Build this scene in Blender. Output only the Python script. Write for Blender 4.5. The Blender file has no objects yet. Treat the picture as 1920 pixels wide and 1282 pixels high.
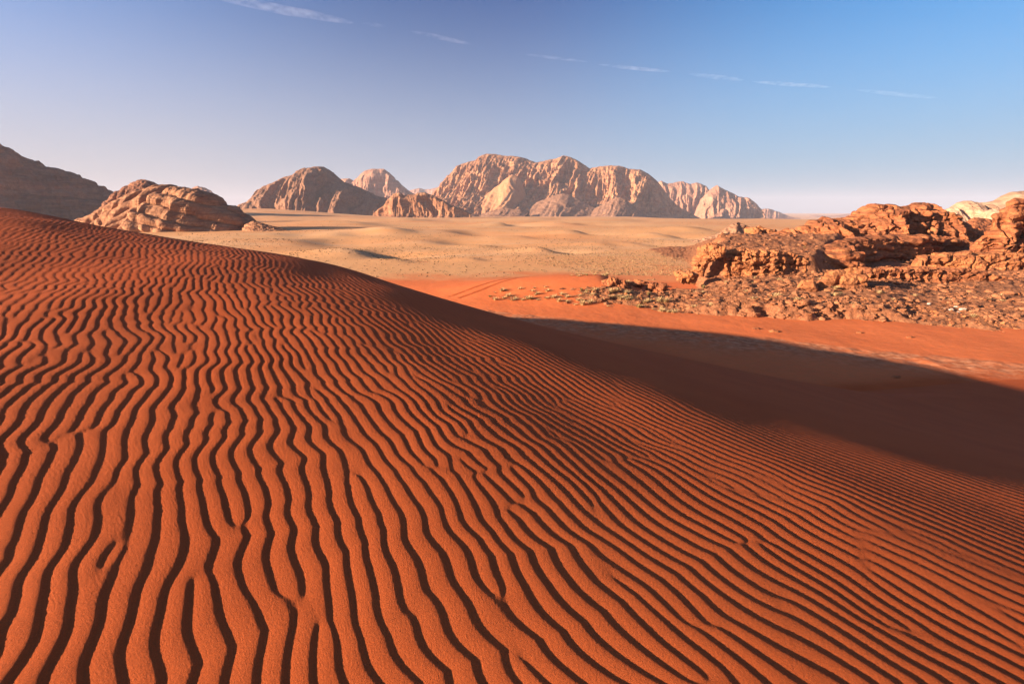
import bpy, math, random
import numpy as np
from mathutils import Matrix, Vector

# ------------------------------------------------------------------ camera, sky, sun, exposure
SC = bpy.context.scene
COL = SC.collection
F, Y0 = 960.0, 394.0                        # focal length and horizon row in photo pixels (1920 x 1282)
PITCH = math.atan((641 - Y0) / F)
ST, CT = math.sin(PITCH), math.cos(PITCH)
cam_data = bpy.data.cameras.new('camera')
cam_data.sensor_width = 36.0
cam_data.lens = 36.0 * F / 1920.0
cam_data.clip_start, cam_data.clip_end = 0.05, 90000.0
cam = bpy.data.objects.new('camera', cam_data)
cam.rotation_euler = (math.pi / 2 - PITCH, 0, 0)
COL.objects.link(cam)
SC.camera = cam

SUN_EL, SUN_BACK = math.radians(12.5), math.radians(22.0)     # low sun, from the left and a little behind
TO_SUN = np.array([-math.cos(SUN_BACK) * math.cos(SUN_EL), -math.sin(SUN_BACK) * math.cos(SUN_EL), math.sin(SUN_EL)])
SKY_TINT = [(0.0, (1.0, 0.84, 0.84)), (0.15, (0.52, 0.74, 1.0)), (0.67, (0.165, 0.33, 0.57)), (0.97, (0.075, 0.59, 0.84))]
HAZE_SUNWARD, HAZE_AWAY = (2.9, 2.55, 2.65, 1), (1.55, 2.1, 2.8, 1)
world = bpy.data.worlds.new('World')
SC.world = world
world.use_nodes = True
wn, wl = world.node_tree.nodes, world.node_tree.links
wn.clear()
w_out = wn.new('ShaderNodeOutputWorld')
w_bg = wn.new('ShaderNodeBackground')
w_sky = wn.new('ShaderNodeTexSky')
w_sky.sky_type = 'NISHITA'
w_sky.sun_disc = False
w_sky.sun_elevation = SUN_EL
w_sky.sun_rotation = math.atan2(TO_SUN[0], TO_SUN[1])
w_sky.altitude = 900.0
w_sky.air_density = 1.0
w_sky.dust_density = 0.6
w_sky.ozone_density = 3.0
w_bg.inputs['Strength'].default_value = 0.05
# the sky is a little more violet on the sun's side and more azure away from it, all the way round
w_geo = wn.new('ShaderNodeTexCoord'); w_dot = wn.new('ShaderNodeVectorMath'); w_dot.operation = 'DOT_PRODUCT'
w_dot.inputs[1].default_value = (0.80, 0.60, 0.0)
w_map = wn.new('ShaderNodeMapRange'); w_map.interpolation_type = 'SMOOTHSTEP'
w_map.inputs['From Min'].default_value = -0.35; w_map.inputs['From Max'].default_value = 1.0
w_tint = wn.new('ShaderNodeValToRGB')
while len(w_tint.color_ramp.elements) < len(SKY_TINT):
    w_tint.color_ramp.elements.new(0.5)
for w_e, (w_p, w_c) in zip(w_tint.color_ramp.elements, SKY_TINT):
    w_e.position, w_e.color = w_p, (*w_c, 1)
w_tint.color_ramp.interpolation = 'EASE'
w_lin = wn.new('ShaderNodeMapRange'); w_lin.inputs['From Min'].default_value = -0.35; w_lin.inputs['From Max'].default_value = 1.0
wl.new(w_dot.outputs['Value'], w_lin.inputs['Value'])
w_mul = wn.new('ShaderNodeMix'); w_mul.data_type = 'RGBA'; w_mul.blend_type = 'MULTIPLY'; w_mul.inputs[0].default_value = 1.0
wl.new(w_geo.outputs['Generated'], w_dot.inputs[0]); wl.new(w_dot.outputs['Value'], w_map.inputs['Value'])
wl.new(w_lin.outputs[0], w_tint.inputs[0]); wl.new(w_sky.outputs[0], w_mul.inputs[6]); wl.new(w_tint.outputs[0], w_mul.inputs[7])
# a pale dusty band lies along the whole horizon and thins out upwards
w_xyz = wn.new('ShaderNodeSeparateXYZ'); w_el = wn.new('ShaderNodeMapRange'); w_el.interpolation_type = 'SMOOTHSTEP'
w_el.inputs['From Min'].default_value = 0.0; w_el.inputs['From Max'].default_value = 0.40
w_el.inputs['To Min'].default_value = 0.92; w_el.inputs['To Max'].default_value = 0.0
w_dust = wn.new('ShaderNodeMix'); w_dust.data_type = 'RGBA'
w_dust.inputs[6].default_value = HAZE_SUNWARD; w_dust.inputs[7].default_value = HAZE_AWAY
w_mix = wn.new('ShaderNodeMix'); w_mix.data_type = 'RGBA'
wl.new(w_geo.outputs['Generated'], w_xyz.inputs[0]); wl.new(w_xyz.outputs['Z'], w_el.inputs['Value'])
wl.new(w_map.outputs[0], w_dust.inputs[0]); wl.new(w_el.outputs[0], w_mix.inputs[0])
wl.new(w_mul.outputs[2], w_mix.inputs[6]); wl.new(w_dust.outputs[2], w_mix.inputs[7])
wl.new(w_mix.outputs[2], w_bg.inputs[0])
wl.new(w_bg.outputs[0], w_out.inputs[0])

sun_data = bpy.data.lights.new('sun', 'SUN')
sun_data.energy = 4.0
sun_data.angle = math.radians(0.5)
sun_data.color = (1.0, 0.78, 0.60)
sun = bpy.data.objects.new('sun', sun_data)
sun.rotation_euler = Vector(TO_SUN).to_track_quat('Z', 'Y').to_euler()
COL.objects.link(sun)

SC.view_settings.view_transform = 'Standard'
SC.view_settings.look = 'None'
SC.view_settings.gamma = 1.0
SC.view_settings.exposure = 2.15
SC.view_settings.use_curve_mapping = False
SC.render.engine = 'CYCLES'
SC.cycles.max_bounces = 6
SC.cycles.diffuse_bounces = 3
SC.cycles.volume_bounces = 1

# ------------------------------------------------------------------ helpers
def ray(px, py):
    x, y = (np.asarray(px, float) - 960) / F, (np.asarray(py, float) - 641) / F
    return x, CT - y * ST, -(ST + y * CT)

def at_depth(px, py, D):
    """The point a photo pixel shows at forward distance D."""
    x, y, z = ray(px, py)
    return x / y * D, D + 0 * x, z / y * D

def on_level(px, py, z0):
    """The point a photo pixel shows on the level z0."""
    x, y, z = ray(px, py)
    t = z0 / z
    return x * t, y * t

def smooth(e0, e1, x):
    t = np.clip((x - e0) / (e1 - e0), 0, 1)
    return t * t * (3 - 2 * t)

_tabs = {}
def _tab(seed):
    if seed not in _tabs:
        r = np.random.RandomState(seed)
        p = r.permutation(256)
        g = r.normal(size=(256, 3))
        g /= np.linalg.norm(g, axis=1)[:, None]
        _tabs[seed] = (np.concatenate([p, p, p]).astype(np.int32), g.astype(np.float32))
    return _tabs[seed]

def perlin(x, y, z, seed=0):
    p, g = _tab(seed)
    x, y, z = np.broadcast_arrays(np.asarray(x, np.float32), np.asarray(y, np.float32), np.asarray(z, np.float32))
    xi, yi, zi = np.floor(x), np.floor(y), np.floor(z)
    fx, fy, fz = x - xi, y - yi, z - zi
    xi, yi, zi = (xi.astype(np.int32) & 255), (yi.astype(np.int32) & 255), (zi.astype(np.int32) & 255)
    u, v, w = (t * t * t * (t * (t * 6 - 15) + 10) for t in (fx, fy, fz))
    out = 0
    for dx in (0, 1):
        wx = u if dx else 1 - u
        a = p[(xi + dx) & 255]
        for dy in (0, 1):
            wy = v if dy else 1 - v
            b = p[a + ((yi + dy) & 255)]
            for dz in (0, 1):
                ww = w if dz else 1 - w
                gr = g[p[b + ((zi + dz) & 255)]]
                out = out + wx * wy * ww * (gr[..., 0] * (fx - dx) + gr[..., 1] * (fy - dy) + gr[..., 2] * (fz - dz))
    return out * 1.5

def fbm(x, y, z, octaves=4, gain=0.5, seed=0):
    s, a, f = 0, 1.0, 1.0
    for k in range(octaves):
        s = s + a * perlin(x * f, y * f, z * f, seed + k)
        a *= gain
        f *= 2.03
    return s

def ridged(x, y, z, octaves=4, gain=0.5, seed=0):
    """1 on sharp crests, falling to about 0 in wide valleys."""
    s, a, f, n = 0, 1.0, 1.0, 0.0
    for k in range(octaves):
        s = s + a * (1 - np.minimum(np.abs(perlin(x * f, y * f, z * f, seed + k)) * 1.6, 1))
        n += a
        a *= gain
        f *= 2.05
    return s / n

def mesh_object(name, verts, faces, mat, parent=None, origin=None, smooth_shade=True):
    verts = np.asarray(verts, np.float64).reshape(-1, 3)
    o = np.zeros(3) if origin is None else np.asarray(origin, float)
    me = bpy.data.meshes.new(name)
    faces = np.asarray(faces, np.int32)
    nf, k = faces.shape
    me.vertices.add(len(verts))
    me.vertices.foreach_set('co', (verts - o).astype(np.float32).ravel())
    me.loops.add(nf * k)
    me.loops.foreach_set('vertex_index', faces.ravel())
    me.polygons.add(nf)
    me.polygons.foreach_set('loop_start', np.arange(0, nf * k, k, dtype=np.int32))
    me.polygons.foreach_set('use_smooth', np.full(nf, bool(smooth_shade)))
    me.update(calc_edges=True)
    if mat is not None:
        me.materials.append(mat)
    ob = bpy.data.objects.new(name, me)
    COL.objects.link(ob)
    if parent is not None:
        ob.parent = parent
    ob.location = o if parent is None else o - np.array(parent.location)
    return ob

def grid_faces(nr, nc, wrap=False):
    i = np.arange(nr - 1)[:, None]
    j = np.arange(nc if wrap else nc - 1)[None, :]
    j2 = (j + 1) % nc
    return np.stack([i * nc + j, i * nc + j2, (i + 1) * nc + j2, (i + 1) * nc + j], -1).reshape(-1, 4)

def tag(o, label=None, category=None, group=None, kind=None):
    for k, v in (('label', label), ('category', category), ('group', group), ('kind', kind)):
        if v:
            o[k] = v
    return o

def attribute(ob, name, values):
    a = ob.data.attributes.new(name, 'FLOAT', 'POINT')
    a.data.foreach_set('value', np.asarray(values, np.float32).ravel())

class Mat:
    """A small node-tree writer."""
    def __init__(self, name, rough=0.9, spec=0.12):
        self.m = bpy.data.materials.new(name)
        self.m.use_nodes = True
        self.t = self.m.node_tree
        self.n, self.l = self.t.nodes, self.t.links
        self.b = self.n['Principled BSDF']
        self.b.inputs['Roughness'].default_value = rough
        self.b.inputs['Specular IOR Level'].default_value = spec
        self.pos = self.n.new('ShaderNodeNewGeometry').outputs['Position']
    def put(self, sock, v):
        if isinstance(v, bpy.types.NodeSocket):
            self.l.new(v, sock)
        else:
            sock.default_value = v
    def scaled(self, s):
        n = self.n.new('ShaderNodeVectorMath'); n.operation = 'MULTIPLY'
        self.l.new(self.pos, n.inputs[0]); n.inputs[1].default_value = s
        return n.outputs[0]
    def noise(self, scale, detail=4, rough=0.55, vec=None, dist=0.0):
        n = self.n.new('ShaderNodeTexNoise')
        self.l.new(vec or self.pos, n.inputs['Vector'])
        n.inputs['Scale'].default_value = scale
        n.inputs['Detail'].default_value = detail
        n.inputs['Roughness'].default_value = rough
        n.inputs['Distortion'].default_value = dist
        return n.outputs['Fac']
    def voronoi(self, scale, vec=None, feature='F1', out='Distance'):
        n = self.n.new('ShaderNodeTexVoronoi'); n.feature = feature
        self.l.new(vec or self.pos, n.inputs['Vector'])
        n.inputs['Scale'].default_value = scale
        return n.outputs[out]
    def attr(self, name):
        n = self.n.new('ShaderNodeAttribute'); n.attribute_name = name
        return n.outputs['Fac']
    def ramp(self, fac, stops, interp='LINEAR'):
        n = self.n.new('ShaderNodeValToRGB')
        n.color_ramp.interpolation = interp
        e = n.color_ramp.elements
        while len(e) < len(stops):
            e.new(0.5)
        for s, (p, c) in zip(e, stops):
            s.position = p
            s.color = (*c, 1) if isinstance(c, tuple) else (c, c, c, 1)
        self.l.new(fac, n.inputs[0])
        return n.outputs[0]
    def mix(self, fac, a, b, mode='MIX'):
        n = self.n.new('ShaderNodeMix'); n.data_type = 'RGBA'; n.blend_type = mode
        self.put(n.inputs[0], fac)
        self.put(n.inputs[6], (*a, 1) if isinstance(a, tuple) else a)
        self.put(n.inputs[7], (*b, 1) if isinstance(b, tuple) else b)
        return n.outputs[2]
    def math(self, op, a, b=0.0, clamp=False):
        n = self.n.new('ShaderNodeMath'); n.operation = op; n.use_clamp = clamp
        self.put(n.inputs[0], a); self.put(n.inputs[1], b)
        return n.outputs[0]
    def color(self, c):
        self.put(self.b.inputs['Base Color'], (*c, 1) if isinstance(c, tuple) else c)
    def bump(self, height, dist, strength=1.0, normal=None):
        n = self.n.new('ShaderNodeBump')
        n.inputs['Strength'].default_value = strength
        n.inputs['Distance'].default_value = dist
        self.l.new(height, n.inputs['Height'])
        if normal is not None:
            self.l.new(normal, n.inputs['Normal'])
        self.l.new(n.outputs[0], self.b.inputs['Normal'])
        return n.outputs[0]

# ------------------------------------------------------------------ materials: sand
RED = (0.50, 0.102, 0.024)
RED2 = (0.43, 0.083, 0.019)

def red_sand():
    m = Mat('red_sand', 0.92, 0.08)
    c = m.mix(m.ramp(m.noise(0.9, 4), [(0.35, 0.0), (0.68, 1.0)]), RED, RED2)
    grain = m.noise(140.0, 4, 0.8)
    c = m.mix(m.ramp(grain, [(0.36, 0.75), (0.56, 0.0)]), c, (0.30, 0.062, 0.018))
    c = m.mix(m.ramp(m.noise(700.0, 1), [(0.62, 0.0), (0.72, 0.35)]), c, (0.78, 0.34, 0.14))
    m.color(c)
    h = m.math('ADD', m.noise(170.0, 5, 0.85), m.math('MULTIPLY', m.noise(75.0, 3, 0.7), 0.5))
    m.bump(h, 0.0028, 1.0)
    return m.m
M_SAND = red_sand()

# ------------------------------------------------------------------ the near dune
UX, UY = -0.5, 0.8660254          # along the ripples (away, to the left)
VX, VY = 0.8660254, 0.5           # across the ripples, downwind
FLAT = -7.0                       # level of the sand flat below the dune

def dune_height(x, y):
    p, s = VX * x + VY * y, UX * x + UY * y
    sc = np.clip(s, 0, 40)
    left = np.minimum(np.logaddexp(0, -p / 0.8) * 0.8, 9)        # the crest lies farther off and higher towards the left
    s_top = 14 + 1.15 * left
    rise = (0.74 + 0.070 * left) * np.sin(np.pi / 2 * np.clip(s / s_top, 0, 1)) ** 2
    fall = np.maximum(s - s_top, 0)
    q = np.minimum(fall, 14)
    c = rise - 0.0180 * q ** 2 - 0.504 * (fall - q) + np.where(s < 0, 0.02 * s, 0)
    tilt = 0.05 + 0.0040 * np.minimum(sc, 16)
    bend = 0.0115 + 0.0012 * np.minimum(sc, 16)
    pt = np.maximum((0.215 - tilt) / (2 * bend), 1.4)
    pp = np.clip(p, 0, pt)
    z = -tilt * p - bend * pp ** 2 - 2 * bend * pt * np.maximum(p - pt, 0)
    k = np.maximum(p - pt, 0)
    z = z - (0.08 + 0.28 * smooth(6.8, 12.8, s)) * 2.4 * np.log(np.cosh(np.minimum(k / 2.4, 40.0)))
    up = np.maximum(-p - 5.0, 0)              # the long windward side, out of frame to the left
    z = z - np.minimum(tilt * up * 1.25, 60) - 0.004 * np.minimum(up, 12) ** 2
    h = -1.62 + c + z
    h = h + 0.05 * fbm(x / 3.1, y / 3.1, 0, 2, seed=11) * smooth(0.5, 3, np.hypot(x, y)) * (1 - 0.8 * smooth(0, 3, k))
    kk = 1.1                                  # soft foot
    low = FLAT - 0.15
    return np.logaddexp(h / kk, low / kk) * kk, p, s, k

LAM = 0.107
def ripple_fields():
    """Complex envelope of a narrow-band wave field: its phase bends the crests and its zeros are forks and ends of ripples."""
    out = []
    for (sp, ss, seed, steps) in ((0.115, 0.14, 5, 6), (0.36, 0.60, 8, 16)):
        n_p, n_s, dx = 640, 900, 0.06
        r = np.random.RandomState(seed)
        a = r.normal(size=(n_p, n_s)) + 1j * r.normal(size=(n_p, n_s))
        kp = np.fft.fftfreq(n_p, dx)[:, None] * 2 * np.pi
        ks = np.fft.fftfreq(n_s, dx)[None, :] * 2 * np.pi
        flt = np.exp(-0.5 * ((kp * sp) ** 2 + (ks * ss) ** 2))
        a = np.fft.ifft2(np.fft.fft2(a) * flt)
        a /= np.sqrt((np.abs(a) ** 2).mean())
        dif = np.exp(-0.15 * ((kp * 0.085) ** 2 + (ks * 0.085) ** 2))
        for _ in range(steps):
            a = a + 0.15 * (a - np.abs(a) ** 2 * a)
            a = np.fft.ifft2(np.fft.fft2(a) * dif)
        out.append(a)
    return out, 0.06, -22.0, -8.0

def sample(a, dx, p0, s0, p, s):
    i, j = (p - p0) / dx, (s - s0) / dx
    i0, j0 = np.floor(i).astype(int), np.floor(j).astype(int)
    fi, fj = i - i0, j - j0
    n, m = a.shape
    g = lambda ii, jj: a[ii % n, jj % m]
    return (g(i0, j0) * (1 - fi) * (1 - fj) + g(i0 + 1, j0) * fi * (1 - fj) + g(i0, j0 + 1) * (1 - fi) * fj + g(i0 + 1, j0 + 1) * fi * fj)

def ripples(x, y, p, s, k):
    fields, dx, p0, s0 = ripple_fields()
    a1 = sample(fields[0], dx, p0, s0, p, s)
    a2 = sample(fields[1], dx, p0, s0, p, s)
    w = smooth(2.0, 5.6, p + 0.12 * s + 0.6 * perlin(x / 2.2, y / 2.2, 3.3, 21))
    a = a1 * (1 - w) + a2 * w
    wob = 0.075 * np.abs(perlin(p / 1.2, s / 0.42, 6.5, 34)) * (1 - 0.7 * w) + 0.022 * perlin(p / 0.8, s / 0.27, 4.5, 33) * (1 - 0.6 * w) + 0.034 * perlin(p / 0.5, s / 0.5, 0.5, 31) + 0.11 * perlin(p / 1.5, s / 1.9, 7.5, 32) * (1 - 0.4 * w)
    phase = 2 * np.pi * (p + wob) / LAM + np.angle(a)
    amp = np.clip(np.abs(a), 0, 1.0)
    amp = amp / (0.12 + amp) * 1.12
    f = (phase / (2 * np.pi)) % 1.0
    h = np.where(f < 0.70, np.sin(np.pi / 2 * np.clip(f / 0.70, 0, 1)) ** 0.9, 0.5 + 0.5 * np.cos(np.pi * np.clip((f - 0.70) / 0.30, 0, 1)))
    height = 0.0072 * (1 - 0.24 * smooth(4, 11, s) * (1 - smooth(0, 3, p))) * (1 + 0.25 * perlin(x / 0.9, y / 0.9, 1.7, 41)) * amp
    height = height * (1 - smooth(0.1, 1.9, k)) * (1 - 0.25 * w)
    return (h - 0.5) * height

def dune():
    az = np.concatenate([np.arange(-180, -62, 4.0), np.arange(-62, -47, 0.16), np.arange(-47, -4, 0.082), np.arange(-4, 56, 0.115), np.arange(56, 180, 4.0)])
    r = np.concatenate([[0.35, 0.6], np.exp(np.linspace(math.log(0.85), math.log(26.0), 690)), np.exp(np.linspace(math.log(26.4), math.log(75.0), 50))])
    A, R = np.meshgrid(np.radians(az), r)
    x, y = R * np.sin(A), R * np.cos(A)
    h, p, s, k = dune_height(x, y)
    zr = ripples(x.ravel(), y.ravel(), p.ravel(), s.ravel(), k.ravel()).reshape(x.shape)
    zr = zr * (1 - 0.9 * smooth(23, 36, R)) * smooth(0.4, 0.9, R)
    h = h + zr + 0.00012 * R * np.random.RandomState(3).normal(size=R.shape) * (1 - smooth(4, 9, R)) * smooth(0.4, 0.9, R)
    v = np.stack([x, y, h], -1).reshape(-1, 3)
    nr, nc = x.shape
    f = grid_faces(nr, nc, wrap=True)[:, ::-1]
    ob = mesh_object('sand_dune', v, f, M_SAND)
    # the small hole under the tripod is closed by a fan
    tag(ob, kind='structure')
    return ob
dune()

# ------------------------------------------------------------------ the desert floor
def plain_level(x, y):
    r = np.hypot(x, y)
    az = np.degrees(np.arctan2(x, y))
    z = FLAT - 9.0 * smooth(120, 1600, r)
    z = z - 30.0 * smooth(600, 1900, r) * smooth(12, 24, az)
    return z + 15.0 * smooth(420, 1000, r) * np.exp(-((az + 26) / 9.5) ** 2)

# soft dips with a steep side towards the sun: (photo pixel, half width in pixels, drop in metres)
HOLLOWS = [(690, 476, 62, 2.3), (1032, 471, 36, 1.9), (590, 456, 95, 1.7), (830, 453, 70, 1.4), (1085, 421, 45, 3.6), (955, 422, 30, 3.4),
           (870, 436, 80, 2.8), (1090, 437, 40, 3.0), (1255, 444, 40, 2.6), (700, 420, 90, 3.2), (1180, 413, 40, 4.0), (760, 437, 60, 2.2), (540, 441, 60, 1.0), (650, 441, 50, 0.9), (985, 444, 40, 0.9), (1140, 460, 30, 0.6), (920, 461, 40, 0.6), (1040, 411, 50, 4.0), (800, 413, 60, 4.0), (1320, 432, 50, 2.6), (900, 486, 30, 0.4), (760, 488, 40, 0.4), (1200, 458, 45, 1.3)]
def hollows(x, y):
    z = 0
    for (px, py, hw, drop) in HOLLOWS:
        x0, y0 = on_level(px, py, FLAT)
        for _ in range(12):
            x0, y0 = on_level(px, py, float(plain_level(x0, y0)))
        w = hw / F * y0
        u, v = (x - x0) / w, (y - y0) / (w * 1.25)
        side = np.exp(-v ** 2 * 1.3)
        z = z - drop * 0.52 * side * np.tanh((u + 0.25 * np.sin(v * 2.2)) * 1.85) * np.exp(-(u / 2.1) ** 2)
    return z

HUMP = on_level(1070, 535, FLAT + 0.5)
def ground_height(x, y):
    z = plain_level(x, y)
    r = np.hypot(x, y)
    z = z + 0.30 * fbm(x / 24, y / 24, 0, 3, seed=51) * smooth(60, 120, r) + 0.7 * fbm(x / 95, y / 95, 0.4, 2, seed=55) * smooth(130, 400, r) * (1 - smooth(900, 1500, r))
    z = z + hollows(x, y) * (1 + 0.4 * smooth(110, 220, r))
    u, v = x - HUMP[0], y - HUMP[1]
    u = u + 1.2 * perlin(v / 6.0, 0, 2.2, 57)
    z = z + 1.4 * np.exp(-(v / 6.0) ** 2) * smooth(-18, 2.0, u) * (1 - smooth(2.2, 7.0, u))
    near = 1 - smooth(40, 75, r)
    z = z + 0.05 * fbm(x / 5, y / 5, 0.7, 3, seed=61) * near
    return z + 0.05 * crust_mask(x, y) * fbm(x / 0.7, y / 0.7, 0, 3, seed=62)

CR_A, CR_B = on_level(1000, 592, FLAT), on_level(1920, 684, FLAT)
def crust_mask(x, y):
    """A strip of pale broken crust beside the red sand, running along the dune's foot."""
    dx, dy = CR_B[0] - CR_A[0], CR_B[1] - CR_A[1]
    L = math.hypot(dx, dy)
    d = ((x - CR_A[0]) * dy - (y - CR_A[1]) * dx) / L           # metres towards the camera
    d = d + 0.5 * perlin(x / 4, y / 4, 0.2, 63) + 0.25 * perlin(x / 1.2, y / 1.2, 0.2, 64)
    return smooth(-0.25, 0.1, d) * (1 - smooth(0.8, 5.0, d))

def red_mask(x, y):
    n = fbm(x / 9, y / 9, 0.3, 4, seed=65)
    return 1 - smooth(-6, 7, y - 58 - 0.10 * np.maximum(x - 5, -30) + 9 * n)

def desert_floor():
    m = Mat('desert_floor', 0.95, 0.06)
    red = m.mix(m.ramp(m.noise(0.35, 4), [(0.35, 0.0), (0.68, 1.0)]), (0.67, 0.172, 0.055), (0.61, 0.150, 0.047))
    red = m.mix(m.ramp(m.noise(3.0, 4), [(0.35, 0.3), (0.6, 0.0)]), red, (0.47, 0.16, 0.055))
    tan = m.mix(m.ramp(m.noise(0.011, 5), [(0.36, 0.0), (0.62, 1.0)]), (0.66, 0.35, 0.150), (0.66, 0.285, 0.110))
    tan = m.mix(m.ramp(m.noise(0.05, 5, 0.7, m.scaled((0.5, 1.6, 1))), [(0.46, 0.0), (0.66, 0.55)]), tan, (0.62, 0.40, 0.22))
    tufts = m.ramp(m.noise(1.15, 3, 0.65), [(0.56, 0.0), (0.66, 1.0)])
    where = m.ramp(m.noise(0.03, 4), [(0.40, 0.15), (0.60, 0.8)])
    tan = m.mix(m.math('MULTIPLY', tufts, where), tan, (0.40, 0.235, 0.105))
    drift = m.mix(m.ramp(m.noise(0.9, 4), [(0.35, 0.0), (0.68, 1.0)]), RED, RED2)
    red = m.mix(m.attr('drift'), red, drift)
    c = m.mix(m.attr('red'), tan, red)
    cr = m.mix(m.ramp(m.noise(2.6, 5, 0.7), [(0.42, 0.0), (0.60, 1.0)]), (0.38, 0.125, 0.05), (0.60, 0.26, 0.125))
    c = m.mix(m.math('MULTIPLY', m.attr('crust'), m.ramp(m.noise(0.9, 4, 0.7), [(0.34, 0.1), (0.56, 1.0)])), c, cr)
    m.color(c)
    h = m.math('ADD', m.noise(1.6, 5, 0.65), m.math('MULTIPLY', m.noise(14.0, 3), 0.12))
    m.bump(h, 0.10, 0.5)
    return m.m
M_FLOOR = desert_floor()

def plain():
    az = np.concatenate([np.arange(-180, -60, 6.0), np.arange(-60, 56, 0.2), np.arange(56, 180, 6.0)])
    inv = np.linspace(1 / 14.0, 1 / 600.0, 330)
    r = np.concatenate([[2.0], 1 / inv, np.exp(np.linspace(math.log(620), math.log(9000), 60))])
    A, R = np.meshgrid(np.radians(az), r)
    x, y = R * np.sin(A), R * np.cos(A)
    x, y = x.ravel(), y.ravel()
    z = ground_height(x, y)
    ob = mesh_object('ground', np.stack([x, y, z], -1), grid_faces(*A.shape, wrap=True)[:, ::-1], M_FLOOR)
    attribute(ob, 'red', red_mask(x, y))
    attribute(ob, 'drift', smooth(FLAT - 0.1495, FLAT - 0.05, dune_height(x, y)[0]))
    attribute(ob, 'crust', crust_mask(x, y))
    tag(ob, kind='structure')
plain()

def scrub():
    """Countless low dry plants and stones on the plain."""
    r = np.random.RandomState(19)
    n = 26000
    px = r.uniform(330, 1420, n); py = 394 + 10 + 122 * r.rand(n) ** 0.8
    z0 = np.full(n, FLAT); x, y = on_level(px, py, z0)
    for _ in range(4):
        x, y = on_level(px, py, plain_level(x, y))
    z = ground_height(x, y)
    keep = (red_mask(x, y) < 0.5) & (y < 420) & (r.rand(n) < 0.12 + 0.88 * smooth(-0.15, 0.35, fbm(x / 30, y / 55, 0.2, 3, seed=97)))
    x, y, z = x[keep], y[keep], z[keep]; n = len(x)
    h = r.uniform(0.03, 0.13, n) * (0.8 + y / 300); w = h * r.uniform(0.9, 2.2, n); a = r.uniform(0, 6.28, n)
    tri = a[:, None] + np.array([0, 2.1, 4.2])
    base = np.stack([x[:, None] + w[:, None] * np.cos(tri), y[:, None] + w[:, None] * np.sin(tri), np.repeat(z[:, None] - 0.04, 3, 1)], -1)
    top = np.stack([x + w * r.uniform(-.3, .3, n), y, z + h], -1)[:, None]
    v = np.concatenate([base, top], 1)
    f = np.array([[0, 1, 3], [1, 2, 3], [2, 0, 3]])[None] + 4 * np.arange(n)[:, None, None]
    m = Mat('dry_scrub', 0.9, 0.05)
    m.color(m.mix(m.ramp(m.noise(0.7, 2), [(0.4, 0.0), (0.6, 1.0)]), (0.26, 0.155, 0.07), (0.17, 0.10, 0.05)))
    tag(mesh_object('scrub', v, f.reshape(-1, 3), m.m, smooth_shade=False), kind='stuff')
scrub()

# ------------------------------------------------------------------ rock materials
def rock(name, base, light, dark, size, strata=0.0, bump=1.0, stain=0.55, streak=0.0):
    """Weathered sandstone: broad tints, thin beds, dark desert varnish and fine relief. size = metres of the main mottling."""
    m = Mat(name, 0.93, 0.10)
    c = m.mix(m.ramp(m.noise(1.0 / size, 5, 0.6), [(0.36, 0.0), (0.64, 1.0)]), base, light)
    if strata:
        v = m.scaled((0.12 / strata, 0.12 / strata, 1.0 / strata))
        c = m.mix(m.ramp(m.noise(1.0, 4, 0.65, v, 0.4), [(0.42, 0.0), (0.60, 0.75)]), c, dark)
        c = m.mix(m.ramp(m.noise(2.7, 3, 0.6, v, 0.2), [(0.52, 0.0), (0.66, 0.45)]), c, light)
    if streak:
        c = m.mix(m.ramp(m.noise(1.0, 4, 0.65, m.scaled((1.6 / size, 1.6 / size, 0.22 / size)), 0.3), [(0.48, 0.0), (0.66, streak)]), c, dark)
    c = m.mix(m.ramp(m.noise(2.3 / size, 5, 0.7, None, 0.6), [(0.50, 0.0), (0.68, stain)]), c, dark)
    c = m.mix(m.ramp(m.noise(14.0 / size, 4, 0.7), [(0.40, 0.35), (0.55, 0.0)]), c, dark)
    m.color(c)
    h = m.math('ADD', m.noise(5.0 / size, 6, 0.68), m.math('MULTIPLY', m.noise(26.0 / size, 4, 0.7), 0.25))
    if strata:
        h = m.math('ADD', h, m.math('MULTIPLY', m.noise(3.0, 3, 0.6, m.scaled((0.15 / strata, 0.15 / strata, 1.0 / strata))), 0.8))
    m.bump(h, 0.11 * size * bump, 0.9)
    return m.m

M_MASSIF = rock('pale_sandstone', (0.43, 0.200, 0.094), (0.51, 0.265, 0.135), (0.21, 0.088, 0.045), 26.0, 14.0, 1.0, 0.6, 0.8)
M_MASSIF_FAR = rock('pink_sandstone', (0.42, 0.205, 0.120), (0.48, 0.265, 0.165), (0.24, 0.108, 0.066), 30.0, 18.0, 1.0, 0.55, 0.7)
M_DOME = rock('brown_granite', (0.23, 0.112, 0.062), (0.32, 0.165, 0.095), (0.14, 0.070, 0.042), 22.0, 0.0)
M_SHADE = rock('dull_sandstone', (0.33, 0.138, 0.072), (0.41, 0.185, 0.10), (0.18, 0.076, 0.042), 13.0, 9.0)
M_LAYER = rock('layered_sandstone', (0.36, 0.165, 0.082), (0.50, 0.25, 0.125), (0.20, 0.088, 0.048), 3.4, 1.1, 0.8)
M_REDROCK = rock('red_sandstone', (0.37, 0.118, 0.043), (0.49, 0.185, 0.070), (0.14, 0.050, 0.027), 1.5, 0.42, 0.9)
M_OCHRE = rock('ochre_sandstone', (0.42, 0.148, 0.050), (0.53, 0.215, 0.082), (0.20, 0.072, 0.033), 1.2, 0.35, 0.9)
M_CREAM = rock('cream_sandstone', (0.48, 0.30, 0.175), (0.56, 0.37, 0.23), (0.32, 0.165, 0.09), 7.0, 3.2, 0.8, 0.5)
M_GRAVEL = rock('gravel_scree', (0.33, 0.170, 0.095), (0.42, 0.225, 0.13), (0.20, 0.100, 0.060), 9.0, 0.0)
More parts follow.
